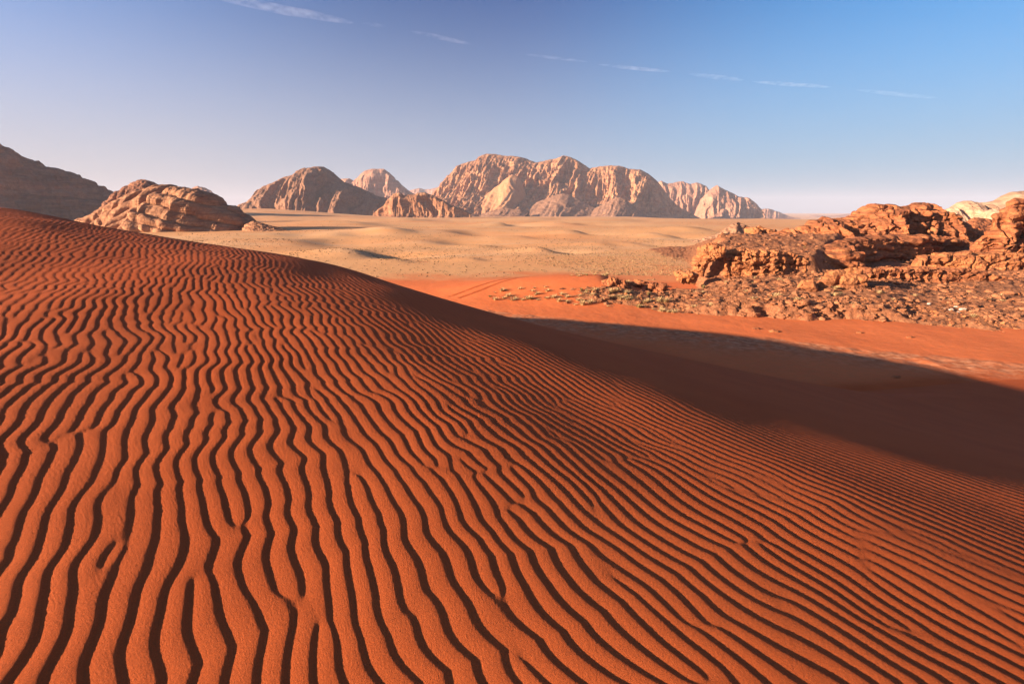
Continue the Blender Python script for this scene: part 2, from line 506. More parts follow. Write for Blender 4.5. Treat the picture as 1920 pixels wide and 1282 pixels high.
M_RUBBLE = rock('stony_ground', (0.28, 0.105, 0.045), (0.42, 0.18, 0.08), (0.10, 0.040, 0.024), 0.7, 0.0, 1.4, 0.9)
M_SANDFAN = rock('drift_sand', (0.37, 0.175, 0.083), (0.41, 0.205, 0.10), (0.28, 0.130, 0.062), 40.0, 0.0, 0.15, 0.2)

# ------------------------------------------------------------------ mountains and outcrops
PROF = {   # (forward offset, height) from the crest down to the foot, as fractions
    'cliff': ([0, .05, .13, .22, .30, .40, .62, 1.0], [1, .985, .93, .80, .56, .34, .17, 0]),
    'wall': ([0, .10, .30, .42, .50, .58, .70, 1.0], [1, .985, .95, .86, .50, .20, .08, 0]),
    'dome': ([0, .10, .22, .36, .52, .68, .83, .94, 1.0], [1, .985, .94, .85, .70, .50, .29, .13, 0]),
    'crag': ([0, .06, .14, .24, .34, .46, .66, 1.0], [1, .975, .90, .76, .58, .38, .18, 0]),
    'slope': ([0, .10, .25, .5, .75, 1.0], [1, .96, .84, .52, .24, 0]),
    'fan': ([0, .5, 1.0], [1, .42, 0]),
}

def massif(name, sil, D, mat, wf, wb, prof='cliff', na=300, nt=90, seed=1, fdir=None, butt=(0.35, 60.0), flute=(0.12, 14.0, 60.0),
           strata=(0.0, 3.0, 0.0), rough=(0.0, 5.0), pits=(0.0, 1.0), cracks=(0.0, 3.0), crest=0.02, sink=0.0, foot=None, soften=0, flat=False, rz=0.45, parent=None, label=None, category=None, kind=None, group=None):
    """A rock mass with its skyline at the depth(s) D. wf, wb: how far the foot stands in front of and behind the crest (metres).
    butt, flute: relief across the face (share of wf, spacing); strata: (relief, bed thickness, tilt); rough, pits, cracks: (relief, size)."""
    px, py = np.array(sil, float).T
    dd = np.full_like(px, D) if np.isscalar(D) else np.interp(px, *np.array(D, float).T)
    X, Y, Z = at_depth(px, py, dd)
    t = np.linspace(0, 1, na)
    q = np.interp(t, [0, 1], [px[0], px[-1]])
    cx, cy, cz = (np.interp(q, px, v) for v in (X, Y, Z))
    size = max(cz) - min(cz) + 1e-6
    span = math.hypot(cx[-1] - cx[0], cy[-1] - cy[0])
    arc = np.concatenate([[0], np.cumsum(np.hypot(np.diff(cx), np.diff(cy)))])
    for _ in range(soften):
        cz = np.convolve(np.pad(cz, 1, 'edge'), [.25, .5, .25], 'valid')
    cz = cz + crest * size * fbm(arc / (0.06 * span), 0, seed * 1.7, 4, seed=seed)
    if fdir is None:
        n = np.hypot(cx, cy); fx, fy = -cx / n, -cy / n
    else:
        n = math.hypot(*fdir); fx, fy = np.full(na, fdir[0] / n), np.full(na, fdir[1] / n)
    zf = ground_height(cx + fx * wf, cy + fy * wf) if foot is None else np.interp(q, *np.array(foot, float).T) if not np.isscalar(foot) else np.full(na, float(foot))
    zf = zf - 0.03 * size - sink
    H = np.maximum(cz - zf, 0.02)
    Hm = H.max()
    nb = max(10, nt // 4)
    tb = np.linspace(1, 0, nb, endpoint=False)
    b_prof, z_prof = PROF[prof]
    tk = np.linspace(0, 1, len(b_prof))
    # rows spread evenly along the profile's length
    seg = np.hypot(np.diff(np.array(b_prof) * wf), np.diff(np.array(z_prof) * Hm))
    tk = np.concatenate([[0], np.cumsum(seg)]) / seg.sum()
    tf = np.linspace(0, 1, nt)
    bf = np.interp(tf, tk, b_prof); zfp = np.interp(tf, tk, z_prof)
    b = np.concatenate([-tb * wb / wf, bf])[:, None]
    zz = np.concatenate([(1 - tb ** 1.6), zfp])[:, None]
    tt = np.concatenate([-tb, tf])[:, None]
    rel = (H / Hm)[None, :] ** 0.6
    W = wf * rel * (1 + butt[0] * 0.8 * fbm(arc / butt[1], 0, seed + 0.3, 3, seed=seed + 3))[None, :]
    z = zf[None, :] + H[None, :] * zz
    off = W * b
    win = np.clip(tt, 0, 1) ** 0.6 * (1 - np.clip(tt, 0, 1)) ** 0.25 * 1.5
    a2 = np.broadcast_to(arc[None, :], z.shape)
    warp = 0.5 * fbm(a2 / butt[1] * 1.3, z / butt[1], seed + 9.0, 3, seed=seed + 5)
    big = ridged(a2 / butt[1] + warp, z / (butt[1] * 3), seed + 2.0, 2, seed=seed + 6) - 0.6
    off = off + win * wf * rel * butt[0] * big
    if flute[0]:
        fl = ridged(a2 / flute[1] + 0.6 * warp, z / flute[2], seed + 4.0, 4, 0.55, seed=seed + 7) - 0.62
        off = off + win * wf * rel * flute[0] * fl
    P = np.stack([cx[None, :] + fx[None, :] * off, cy[None, :] + fy[None, :] * off, z], -1)
    # relief along the surface normal
    def normals(P):
        du, dv = np.gradient(P, axis=1), np.gradient(P, axis=0)
        n = np.cross(du, dv)
        n /= np.linalg.norm(n, axis=-1, keepdims=True) + 1e-9
        flip = np.sign(n[..., 2].mean()) or 1
        return n * flip
    N = normals(P)
    x, y, zc = P[..., 0], P[..., 1], P[..., 2]
    d = np.zeros_like(x)
    if strata[0]:
        A, L, tilt = strata
        s = (zc + tilt * (x - cx.mean())) / L + 0.55 * fbm(x / (L * 5), y / (L * 5), zc / (L * 4), 3, seed=seed + 11)
        k = np.floor(s); f = s - k
        hard = np.sin(k * 12.9898 + seed) * 43758.5453
        hard = hard - np.floor(hard)
        d = d + A * ((1 - np.abs(2 * f - 1) ** 2.6) * (0.45 + 0.55 * hard) + 0.8 * hard - 0.9)
    if rough[0]:
        A, L = rough
        d = d + A * (fbm(x / L, y / L, zc / (L * rz), 5, 0.55, seed=seed + 13) + 0.5 * (ridged(x / (L * 1.7), y / (L * 1.7), zc / (L * 1.7), 3, seed=seed + 14) - 0.6))
    if cracks[0]:
        A, L = cracks
        n1 = perlin(x / L + 0.4 * perlin(x / L, y / L, zc / L, seed + 17), y / L, zc / (L * 4.0), seed + 15)
        n2 = perlin(x / (L * 2), y / (L * 2), zc / (L * 0.7), seed + 16)
        d = d - A * (np.exp(-(n1 / 0.06) ** 2) + 0.8 * np.exp(-(n2 / 0.06) ** 2))
    if pits[0]:
        A, L = pits
        d = d - A * smooth(0.28, 0.62, perlin(x / L, y / L, zc / (L * 0.75), seed + 18))
    fade = np.clip(np.abs(tt + 0.0) * 8, 0.35, 1) if crest < 0.5 else 1
    endf = np.clip(np.minimum(t, 1 - t) * 12, 0, 1)[None, :]
    P = P + N * (d * fade * endf)[..., None]
    ob = mesh_object(name, P, grid_faces(*x.shape), mat, parent, origin=(cx.mean(), cy.mean(), float(zf.mean())), smooth_shade=not flat)
    return tag(ob, label, category, group, kind)

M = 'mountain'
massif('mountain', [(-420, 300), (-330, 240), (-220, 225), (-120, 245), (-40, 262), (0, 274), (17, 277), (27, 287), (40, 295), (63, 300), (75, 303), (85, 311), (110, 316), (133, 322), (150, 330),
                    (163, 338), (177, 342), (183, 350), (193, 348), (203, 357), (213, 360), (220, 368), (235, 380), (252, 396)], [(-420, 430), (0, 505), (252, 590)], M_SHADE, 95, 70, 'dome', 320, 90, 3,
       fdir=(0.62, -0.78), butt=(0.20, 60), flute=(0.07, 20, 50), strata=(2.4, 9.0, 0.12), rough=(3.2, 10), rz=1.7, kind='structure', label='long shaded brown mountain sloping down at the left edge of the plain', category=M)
massif('mountain', [(352, 392), (360, 352), (371, 349), (382, 351), (395, 357), (410, 371), (420, 381), (432, 389), (440, 394)], 1300, M_MASSIF_FAR, 60, 60, 'dome', 90, 40, 4,
       butt=(0.2, 40), flute=(0.1, 18, 60), rough=(2.0, 16), rz=1.7, kind='structure', label='small pale dome far behind the layered outcrop', category=M)
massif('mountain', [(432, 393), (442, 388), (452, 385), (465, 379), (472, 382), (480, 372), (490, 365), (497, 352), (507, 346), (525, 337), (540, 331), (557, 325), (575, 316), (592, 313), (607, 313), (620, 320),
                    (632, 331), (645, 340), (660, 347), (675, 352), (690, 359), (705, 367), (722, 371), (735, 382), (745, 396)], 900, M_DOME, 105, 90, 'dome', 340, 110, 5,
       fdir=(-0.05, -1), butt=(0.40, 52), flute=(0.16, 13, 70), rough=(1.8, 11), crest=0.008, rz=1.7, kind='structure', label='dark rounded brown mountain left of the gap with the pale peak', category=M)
massif('mountain', [(620, 396), (634, 338), (645, 335), (655, 334), (662, 340), (671, 332), (676, 326), (685, 320), (700, 316.5), (720, 317), (730, 324), (736, 330), (739, 337), (746, 339), (756, 349), (770, 360), (785, 370), (800, 398)], 1750, M_MASSIF_FAR, 150, 120, 'cliff', 220, 90, 6,
       fdir=(-0.1, -1), butt=(0.35, 80), flute=(0.16, 20, 90), rough=(3.0, 22), crest=0.012, rz=1.7, kind='structure', label='pale blunt peak in the gap behind the dark rounded mountain', category=M)
massif('mountain', [(742, 400), (756, 362), (770, 357), (785, 353), (802, 356), (820, 351), (850, 372), (880, 402)], 3300, M_MASSIF_FAR, 260, 200, 'slope', 120, 30, 7,
       butt=(0.3, 150), flute=(0.15, 50, 150), rough=(5.0, 50), rz=1.7, kind='structure', label='faint low ridge far off left of the broad central mountain', category=M)
massif('mountain', [(700, 400), (706, 395), (711, 391), (721, 385), (725, 377), (732, 370), (738, 364), (750, 361), (757, 366), (775, 365), (782, 362), (796, 361), (810, 365), (821, 371), (833, 377), (846, 385), (866, 391), (884, 401)], 760, M_MASSIF, 34, 50, 'wall', 220, 70, 8,
       fdir=(0.1, -1), butt=(0.5, 34), flute=(0.22, 9, 60), rough=(1.2, 7), strata=(0.5, 4.0, 0.1), rz=1.7, kind='structure', label='low pale rocky hill in front of the gap between the mountains', category=M)
CENTRAL = massif('mountain', [(808, 398), (816, 366), (824, 353), (835, 339), (851, 322), (862, 310), (881, 303), (895, 301), (900, 294), (911, 288.5), (930, 289.5), (941, 292), (963, 293), (979, 295), (995, 301), (1006, 305),
                    (1017, 303), (1030, 299), (1044, 297), (1057, 291), (1071, 295), (1087, 303), (1098, 311), (1106, 316), (1122, 313), (1141, 311), (1160, 311), (1179, 316), (1201, 318), (1214, 325), (1228, 336),
                    (1239, 347), (1250, 363), (1263, 379), (1277, 390), (1295, 400), (1320, 412)], 1400, M_MASSIF, 210, 150, 'crag', 620, 170, 9,
       fdir=(-0.40, -1), butt=(0.46, 105), flute=(0.17, 15, 60), rough=(2.4, 12), cracks=(1.0, 22), crest=0.006, rz=1.7, kind='structure', label='broad pale fluted sandstone mountain in the centre with three humps', category=M)
massif('mountain', [(1215, 405), (1230, 345), (1240, 339), (1252, 345), (1264, 342), (1275, 340), (1284, 342), (1294, 345), (1302, 343), (1309, 342), (1324, 349), (1334, 362), (1350, 390), (1370, 414)], 1900, M_MASSIF_FAR, 130, 120, 'cliff', 200, 90, 10,
       fdir=(-0.15, -1), butt=(0.4, 90), flute=(0.18, 22, 100), rough=(3.0, 20), rz=1.7, kind='structure', label='pink ragged ridge just right of the broad central mountain', category=M)
massif('mountain', [(1300, 412), (1316, 372), (1331, 356), (1338, 351), (1344, 348), (1352, 352), (1361, 356), (1374, 362), (1387, 369), (1404, 371), (1417, 381), (1429, 394), (1440, 416)], 1750, M_MASSIF_FAR, 120, 110, 'cliff', 190, 90, 11,
       fdir=(-0.1, -1), butt=(0.55, 75), flute=(0.20, 16, 90), rough=(2.6, 16), crest=0.01, rz=1.7, kind='structure', label='peaked mountain with a pale fluted foot right of the pink ridge', category=M)
massif('mountain', [(1410, 415), (1424, 392), (1440, 391), (1462, 398), (1485, 408), (1500, 410), (1506, 421)], 2800, M_MASSIF_FAR, 150, 150, 'wall', 120, 40, 12,
       butt=(0.3, 120), flute=(0.15, 40, 120), rough=(4.0, 40), rz=1.7, kind='structure', label='hazy low tail of hills at the right end of the mountain row', category=M)
massif('mountain', [(1495, 420), (1505, 412), (1520, 405), (1532, 403), (1550, 406), (1565, 404), (1590, 401), (1640, 398), (1700, 402), (1760, 398), (1850, 410), (1900, 420)], 3600, M_MASSIF_FAR, 250, 250, 'slope', 140, 30, 13,
       butt=(0.3, 160), flute=(0.15, 50, 150), rough=(6.0, 60), rz=1.7, kind='structure', label='faintest far hills just above the red outcrop', category=M)
# sand and scree banked against the central mountain
def fan(name, sil, D, mat, wf, seed, lab):
    return massif(name, sil, D, mat, wf, wf * 0.5, 'fan', 110, 60, seed, fdir=(-0.40, -1), butt=(0.25, 40), flute=(0.05, 10, 90), rough=(1.0, 12), crest=0.03, soften=60, parent=CENTRAL, label=lab)
fan('sand_slope', [(835, 398), (862, 386), (900, 374), (930, 350), (955, 330), (969, 321), (976, 330), (981, 355), (990, 380), (1000, 399)], 1290, M_SANDFAN, 110, 21, 'smooth sand bank climbing into a gully of the broad central mountain')
fan('scree_slope', [(955, 402), (985, 388), (1020, 374), (1058, 360), (1085, 374), (1110, 388), (1150, 404)], 1270, M_DOME, 90, 22, 'brown scree fan under the middle hump of the broad mountain')
fan('scree_slope', [(1090, 406), (1120, 388), (1152, 371), (1168, 369), (1190, 388), (1215, 408)], 1265, M_DOME, 80, 23, 'smaller brown scree fan under the right hump of the broad mountain')
fan('scree_slope', [(905, 401), (925, 394), (948, 389), (962, 393), (975, 391), (990, 401)], 1180, M_DOME, 40, 24, 'low brown rubble bank at the foot of the sand bank')

# ------------------------------------------------------------------ outcrops on the left
O = 'rock outcrop'
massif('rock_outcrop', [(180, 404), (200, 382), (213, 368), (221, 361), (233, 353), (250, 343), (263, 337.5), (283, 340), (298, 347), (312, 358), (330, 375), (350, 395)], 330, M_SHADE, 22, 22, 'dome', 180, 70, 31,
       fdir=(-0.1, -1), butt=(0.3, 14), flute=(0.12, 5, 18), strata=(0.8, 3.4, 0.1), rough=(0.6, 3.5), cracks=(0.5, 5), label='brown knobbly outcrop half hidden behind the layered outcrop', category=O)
massif('rock_outcrop', [(140, 418), (160, 404), (177, 400), (193, 393), (213, 383), (230, 373.5), (247, 368), (267, 361), (285, 357), (303, 348), (317, 346), (333, 350), (347, 350), (362, 362), (380, 390), (400, 425)], 205, M_LAYER, 19, 12, 'dome', 260, 110, 32,
       fdir=(-0.25, -1), butt=(0.26, 13), flute=(0.0, 4.5, 14), strata=(1.3, 3.4, -0.55), rough=(0.18, 2.2), cracks=(0.12, 6), label='long ribbed shoulder of brown sandstone beside the layered dome', category=O)
massif('rock_outcrop', [(255, 436), (270, 410), (288, 385), (305, 362), (317, 356), (333, 352), (347, 351), (353, 352), (370, 352), (383, 357), (400, 363), (410, 373), (420, 383), (443, 390), (460, 400), (470, 410), (480, 420), (492, 436)], 192, M_LAYER, 21, 12, 'dome', 330, 150, 33,
       fdir=(-0.10, -1), butt=(0.24, 15), flute=(0.0, 5, 16), strata=(1.4, 3.4, 0.28), rough=(0.18, 2.2), cracks=(0.12, 6), label='layered dome of brown sandstone rising behind the dune crest', category=O)
massif('rock_outcrop', [(440, 436), (460, 420), (475, 414), (487, 417), (507, 423), (525, 428), (547, 434)], 186, M_LAYER, 8, 8, 'slope', 90, 40, 34,
       butt=(0.2, 5), flute=(0.1, 3, 8), strata=(0.3, 1.0, 0.1), rough=(0.2, 1.2), label='low rounded tail of rock at the right foot of the layered dome', category=O)

# ------------------------------------------------------------------ pale domes far on the right
for sil, D, sd, lab in (
        ([(1820, 415), (1840, 388), (1849, 380), (1866, 375), (1880, 367), (1892, 362), (1909, 358), (1920, 357), (1990, 342), (2060, 338), (2140, 360), (2230, 410)], 330, 41, 'big cream sandstone slope rising at the right edge'),
        ([(1779, 420), (1785, 390), (1795, 380), (1806, 377), (1816, 377), (1826, 380), (1830, 392), (1832, 420)], 300, 42, 'tall cream dome in the row of pale domes'),
        ([(1822, 420), (1829, 388), (1833, 380.5), (1840, 380), (1847, 379.5), (1850, 387), (1856, 420)], 306, 43, 'square cream block right of the tall pale dome'),
        ([(1752, 422), (1765, 402), (1771, 396), (1778, 391), (1787, 389), (1793, 396), (1800, 408), (1806, 424)], 292, 44, 'lowest cream dome at the left of the pale row'),
        ([(1836, 424), (1843, 403), (1848, 396), (1857, 392), (1871, 395), (1880, 404), (1890, 424)], 280, 45, 'small cream knob below the square pale block')):
    massif('rock_dome', sil, D, M_CREAM, 26 if sd != 41 else 50, 20, 'dome', 110, 60, sd, fdir=(-0.3, -1), butt=(0.25, 12), flute=(0.06, 6, 20), strata=(0.35, 3.0, 0.05), rough=(0.35, 4), label=lab, category='rock dome')
massif('rock_outcrop', [(1795, 432), (1807, 420), (1816, 413), (1826, 408), (1840, 409), (1862, 412), (1885, 415), (1900, 432)], 150, M_REDROCK, 10, 10, 'dome', 110, 50, 46,
       butt=(0.3, 7), strata=(0.25, 1.0, 0), rough=(0.3, 1.5), label='low orange outcrop in front of the cream domes', category=O)

# ------------------------------------------------------------------ the stony slope on the right
def azpx(px):
    x, y, z = ray(px, 500)
    return np.arctan2(x, y)
EDGE = np.array([(880, 568), (940, 568), (1000, 568), (1080, 574), (1210, 578), (1300, 588), (1350, 592), (1480, 598), (1650, 602), (1800, 612), (1920, 620), (2150, 640), (2500, 690)], float)
_ex, _ey = on_level(EDGE[:, 0], EDGE[:, 1], FLAT + 0.05)
EDGE_AZ, EDGE_R = np.arctan2(_ex, _ey), np.hypot(_ex, _ey)

def slope_height(x, y):
    az, r = np.arctan2(x, y), np.hypot(x, y)
    e = r - np.interp(az, EDGE_AZ, EDGE_R) + 0.8 * perlin(x / 3, y / 3, 0.1, 71) + 0.5 * perlin(x / 1.1, y / 1.1, 0.1, 72)
    px = 960 + F * np.tan(az) * (CT + ST * 0.1)
    right = smooth(1060, 1290, px)
    z = ground_height(x, y) - 0.10
    ledge = right * (0.12 + 0.50 * smooth(1290, 1400, px) * (1 - smooth(1640, 1740, px)))
    z = z - 0.9 * (1 - smooth(930, 1130, px + 50 * perlin(x / 1.5, y / 1.5, 0.4, 69))) - 1.5 * smooth(3.5 + 5 * smooth(1160, 1280, px), 7.0 + 6 * smooth(1160, 1280, px), e) * (1 - smooth(1275, 1335, px))
    z = z + (0.16 + ledge) * smooth(0.0, 1.5, e + 0.5 * fbm(x / 0.9, y / 0.9, 0.6, 3, seed=70)) + right * 0.030 * np.clip(e, 0, 60)
    # a flat shelf behind the low cliff, broken off on its right
    shelf = smooth(1302, 1345, px + 14 * perlin(y / 2.0, 0, 0, 73)) * (1 - smooth(1516, 1562, px - 3.2 * (y - 50) + 14 * perlin(y / 2.5, x / 6, 0, 74)))
    top = -3.95 + 0.105 * (np.minimum(y, 61) - 50) - 0.5 * np.maximum(y - 62, 0)
    z = z + shelf * smooth(47.2, 48.6, y + 0.8 * perlin(x / 2.2, 0, 5, 75)) * np.maximum(top - z, 0)
    z = z + right * smooth(56, 80, y) * 1.2 * smooth(1500, 1650, px)
    amp = smooth(-0.2, 1.0, e) * (0.25 + 0.75 * right)
    rel = 0.13 * fbm(x / 2.4, y / 2.4, 0.3, 4, 0.55, seed=76) + 0.10 * (ridged(x / 1.7, y / 1.2, 0.8, 3, seed=78) - 0.55) + 0.07 * fbm(x / 0.45, y / 0.45, 0.1, 3, 0.6, seed=79)
    n = fbm(x / 5, y / 2.6, 0.9, 3, seed=81) * 2.4 + y * 0.25
    f = n - np.floor(n)
    rel = rel + 0.16 * (smooth(0.0, 0.22, f) - f)                       # broken beds
    z = z + amp * rel
    return np.where(e < -1.2, z - 0.3, z), e, px

def rocky_slope():
    az = np.linspace(azpx(880), azpx(2300), 680)
    r = 1 / np.linspace(1 / 25.0, 1 / 100.0, 330)
    A, R = np.meshgrid(az, r)
    x, y = (R * np.sin(A)).ravel(), (R * np.cos(A)).ravel()
    z, e, px = slope_height(x, y)
    d = 0.14 * fbm(x / 0.8, y / 0.8, z / 0.4, 3, seed=83) * smooth(0.3, 1.5, e)
    x, y = x + d, y + 0.7 * d
    tag(mesh_object('rocky_slope', np.stack([x, y, z], -1), grid_faces(*A.shape)[:, ::-1], M_RUBBLE), kind='structure')
rocky_slope()

O = 'rock outcrop'
RR = dict(strata=(0.40, 0.95, 0.06), rough=(0.30, 1.9), pits=(0.34, 1.0), cracks=(0.6, 2.8))
massif('rock_mound', [(1250, 462), (1290, 455), (1320, 446), (1350, 437), (1365, 425), (1374, 419), (1383, 416), (1395, 420), (1406, 428), (1425, 445), (1450, 462)], 118, M_GRAVEL, 9, 8, 'slope', 150, 50, 51,
       butt=(0.3, 5), flute=(0.12, 2, 5), strata=(0.2, 0.9, 0.1), rough=(0.35, 1.5), label='low brown scree mound out on the plain behind the red outcrops', category='rock mound')
massif('rock_outcrop', [(1384, 466), (1390, 452), (1394, 440), (1400, 430), (1412, 423), (1425, 421), (1440, 427), (1455, 436), (1470, 446), (1490, 456), (1510, 466)], 80, M_OCHRE, 4.5, 6, 'dome', 150, 80, 52,
       fdir=(-0.2, -1), butt=(0.3, 2.5), flute=(0.12, 1.0, 3), **RR, label='rounded ochre knob standing at the left end of the red ridge', category=O)
massif('rock_outcrop', [(1425, 460), (1440, 448), (1465, 433), (1480, 427), (1490, 430), (1496, 424), (1512, 421), (1526, 412), (1536, 410), (1545, 405.5), (1575, 409), (1590, 404), (1605, 402), (1615, 394), (1624, 388), (1634, 382), (1645, 380.5), (1669, 382), (1678, 386), (1684, 389),
                        (1693, 386), (1702, 385.5), (1710, 380), (1718, 379), (1732, 380), (1742, 385), (1751, 392), (1760, 396), (1770, 402), (1785, 412), (1808, 424), (1834, 431), (1870, 443), (1910, 455)],
       [(1425, 68), (1545, 70), (1700, 74), (1910, 92)], M_REDROCK, 9, 9, 'dome', 520, 150, 53, fdir=(0.12, -1), butt=(0.45, 6.5), flute=(0.16, 2.2, 5), **RR, crest=0.012,
       label='red double humped outcrop, the tallest ridge on the right', category=O)
massif('rock_outcrop', [(1512, 508), (1526, 480), (1543, 463), (1565, 453), (1600, 446), (1650, 441), (1690, 439), (1730, 443), (1780, 447), (1830, 452), (1870, 462)], [(1512, 50.5), (1560, 53.5), (1690, 62), (1870, 74)], M_REDROCK, 5.0, 5, 'wall', 330, 120, 54,
       fdir=(0.75, -0.66), butt=(0.35, 6), flute=(0.14, 1.8, 5), **RR, label='shaded red cliff under the double humped ridge', category=O)
massif('rock_outcrop', [(1352, 512), (1358, 474), (1372, 466), (1390, 463), (1420, 466), (1450, 467), (1480, 471), (1505, 478), (1522, 488), (1530, 500), (1538, 520)], [(1352, 48.5), (1450, 48), (1538, 49.5)], M_OCHRE, 2.8, 3, 'wall', 330, 110, 55,
       fdir=(-0.25, -1), butt=(0.45, 2.6), flute=(0.22, 1.1, 2.5), strata=(0.16, 0.7, 0.06), rough=(0.20, 0.9), pits=(0.25, 0.55), cracks=(0.5, 1.3), flat=True, label='low broken ochre cliff edging the shelf right of the overhanging block', category=O)
massif('rock_outcrop', [(1560, 530), (1612, 507), (1630, 504), (1650, 503), (1690, 502), (1725, 500), (1770, 502), (1800, 504), (1856, 513), (1912, 523), (1960, 534)], [(1560, 44), (1700, 46), (1960, 47)], M_REDROCK, 2.0, 5, 'wall', 300, 80, 56,
       fdir=(0.45, -0.9), butt=(0.4, 3), flute=(0.15, 1, 2), strata=(0.14, 0.5, 0.03), rough=(0.16, 0.8), pits=(0.12, 0.5), cracks=(0.3, 1.3), flat=True, label='low dark ledge in front of the banded cliff on the right', category=O)
massif('rock_outcrop', [(1708, 505), (1717, 488), (1724, 479), (1735, 477), (1743, 480), (1751, 474), (1770, 472), (1790, 473), (1815, 470.5), (1860, 471), (1920, 474), (1990, 474), (2080, 480), (2160, 500)], 53, M_OCHRE, 2.6, 4, 'wall', 380, 110, 57,
       fdir=(-0.45, -1), butt=(0.3, 3.4), flute=(0.10, 1.5, 4), strata=(0.12, 1.1, 0.02), rough=(0.16, 1.0), pits=(0.10, 0.6), cracks=(0.55, 2.0), flat=True, label='banded ochre cliff forming the base of the stepped red tower', category=O)
massif('rock_outcrop', [(1800, 490), (1815, 471), (1822, 460), (1832, 448), (1840, 441), (1850, 435), (1860, 431), (1863, 420), (1865, 402), (1872, 400), (1886, 398), (1890, 390), (1891, 381), (1898, 374), (1903, 371.5), (1920, 371), (1950, 366), (2000, 372), (2050, 390), (2110, 420), (2180, 480)], 57, M_REDROCK, 4.5, 5, 'cliff', 380, 170, 58,
       fdir=(-0.45, -1), butt=(0.4, 4.0), flute=(0.15, 1.5, 5), strata=(0.42, 1.15, 0.03), rough=(0.30, 1.8), pits=(0.36, 0.9), cracks=(0.65, 2.6), crest=0.006, label='stepped red rock tower cut by the right edge', category=O)

# ------------------------------------------------------------------ boulders and stones
import bmesh
def ico(sub):
    bm = bmesh.new()
    bmesh.ops.create_icosphere(bm, subdivisions=sub, radius=1.0)
    bm.verts.index_update()
    v = np.array([p.co[:] for p in bm.verts]); f = np.array([[q.index for q in g.verts] for g in bm.faces])
    bm.free()
    return v, f
ICO = {k: ico(k) for k in (1, 2, 3, 6)}

def boulder_verts(sub, seed, dims, cuts=14, blunt=0.86, strata=(0, .3), rough=(0.05, .5), pits=(0, .3), undercut=None):
    v, f = ICO[sub]
    r = np.random.RandomState(seed)
    n = r.normal(size=(cuts, 3)); n[:, 2] *= 0.8
    n /= np.linalg.norm(n, axis=1)[:, None]
    dist = r.uniform(blunt - 0.22, blunt + 0.05, cuts)
    dot = v @ n.T
    lim = np.where(dot > 0.05, dist / np.maximum(dot, 0.05), 9)
    k = 14.0
    rad = -np.log(np.exp(-k * lim).sum(1) + math.exp(-k * 1.05)) / k
    P = v * rad[:, None] * np.asarray(dims)
    if undercut:
        h0, depth, side = undercut
        zz = P[:, 2] / dims[2]
        w = smooth(h0 + 0.25, h0 - 0.35, zz) if False else 1 - smooth(h0 - 0.35, h0 + 0.2, zz)
        P[:, 0] = P[:, 0] * (1 - depth * w) + side * w * dims[0]
        P[:, 1] = P[:, 1] * (1 - depth * w)
    x, y, z = P.T
    N = v / np.asarray(dims); N /= np.linalg.norm(N, axis=1)[:, None]
    d = rough[0] * (fbm(x / rough[1], y / rough[1], z / rough[1], 4, 0.55, seed=seed) + 0.4 * (ridged(x / rough[1], y / rough[1], z / rough[1], 2, seed=seed + 1) - 0.6))
    if strata[0]:
        s = z / strata[1] + 0.5 * fbm(x / (strata[1] * 5), y / (strata[1] * 5), z, 2, seed=seed + 2)
        kf = np.floor(s); q = s - kf
        hd = np.sin(kf * 12.9898 + seed) * 43758.5453; hd = hd - np.floor(hd)
        d = d + strata[0] * ((1 - np.abs(2 * q - 1) ** 2.6) * (0.4 + 0.6 * hd) + 0.7 * hd - 0.8)
    if pits[0]:
        d = d - pits[0] * smooth(0.22, 0.5, perlin(x / pits[1], y / pits[1], z / pits[1], seed + 4))
    return P + N * d[:, None], f

def block(name, px0, px1, py_top, py_bot, D, mat, seed, label, category, depth=0.8, **kw):
    """A single large block that shows between px0..px1, py_top..py_bot at forward distance D."""
    x0, _, _ = at_depth(px0, py_bot, D); x1, _, _ = at_depth(px1, py_bot, D)
    _, _, zt = at_depth(px0, py_top, D); _, _, zb = at_depth(px0, py_bot, D)
    w, h = (x1 - x0) / 2, (zt - zb) / 2
    P, f = boulder_verts(6, seed, (w * 1.12, w * depth, h * 1.25), **kw)
    P = P + np.array([(x0 + x1) / 2, D, zb + h * 0.9])
    return tag(mesh_object(name, P, f, mat, origin=((x0 + x1) / 2, D, zb), smooth_shade=False), label, category)

block('overhanging_rock', 1289, 1360, 459, 512, 47.2, M_OCHRE, 3, 'ochre block with an undercut base at the left end of the low cliff', 'boulder', 0.75,
      strata=(0.14, 0.6), rough=(0.30, 0.9), pits=(0.30, 0.6), cuts=18, blunt=0.74, undercut=(0.10, 0.45, -0.30))
block('rock_slab', 1318, 1357, 457, 466, 47.4, M_REDROCK, 12, 'thin dark capstone lying on top of the undercut ochre block', 'rock slab', 0.9, rough=(0.10, 0.6), strata=(0.05, 0.25))
block('rock_slab', 1256, 1322, 506, 532, 45.6, M_OCHRE, 15, 'smooth sloping ochre slab under the undercut block', 'rock slab', 0.9, rough=(0.24, 0.7), strata=(0.12, 0.45), cuts=20, blunt=0.70, pits=(0.2, 0.4))
block('boulder', 1491, 1536, 523, 550, 39.9, M_OCHRE, 21, 'squarish ochre boulder with small pits beside the larger hollowed one', 'boulder', 0.8, rough=(0.07, 0.6), pits=(0.14, 0.32), blunt=0.80)
block('boulder', 1533, 1637, 501, 549, 40.9, M_OCHRE, 26, 'large hollowed ochre boulder with a shaded notch, left of the dark ledge', 'boulder', 0.6, rough=(0.20, 1.0), strata=(0.16, 0.7), pits=(0.38, 0.85), blunt=0.84)
block('boulder', 1123, 1176, 525, 557, 42.4, M_REDROCK, 31, 'crumbling red rock knob among the pale shrubs on the sand', 'boulder', 0.8, rough=(0.28, 0.7), pits=(0.18, 0.5))
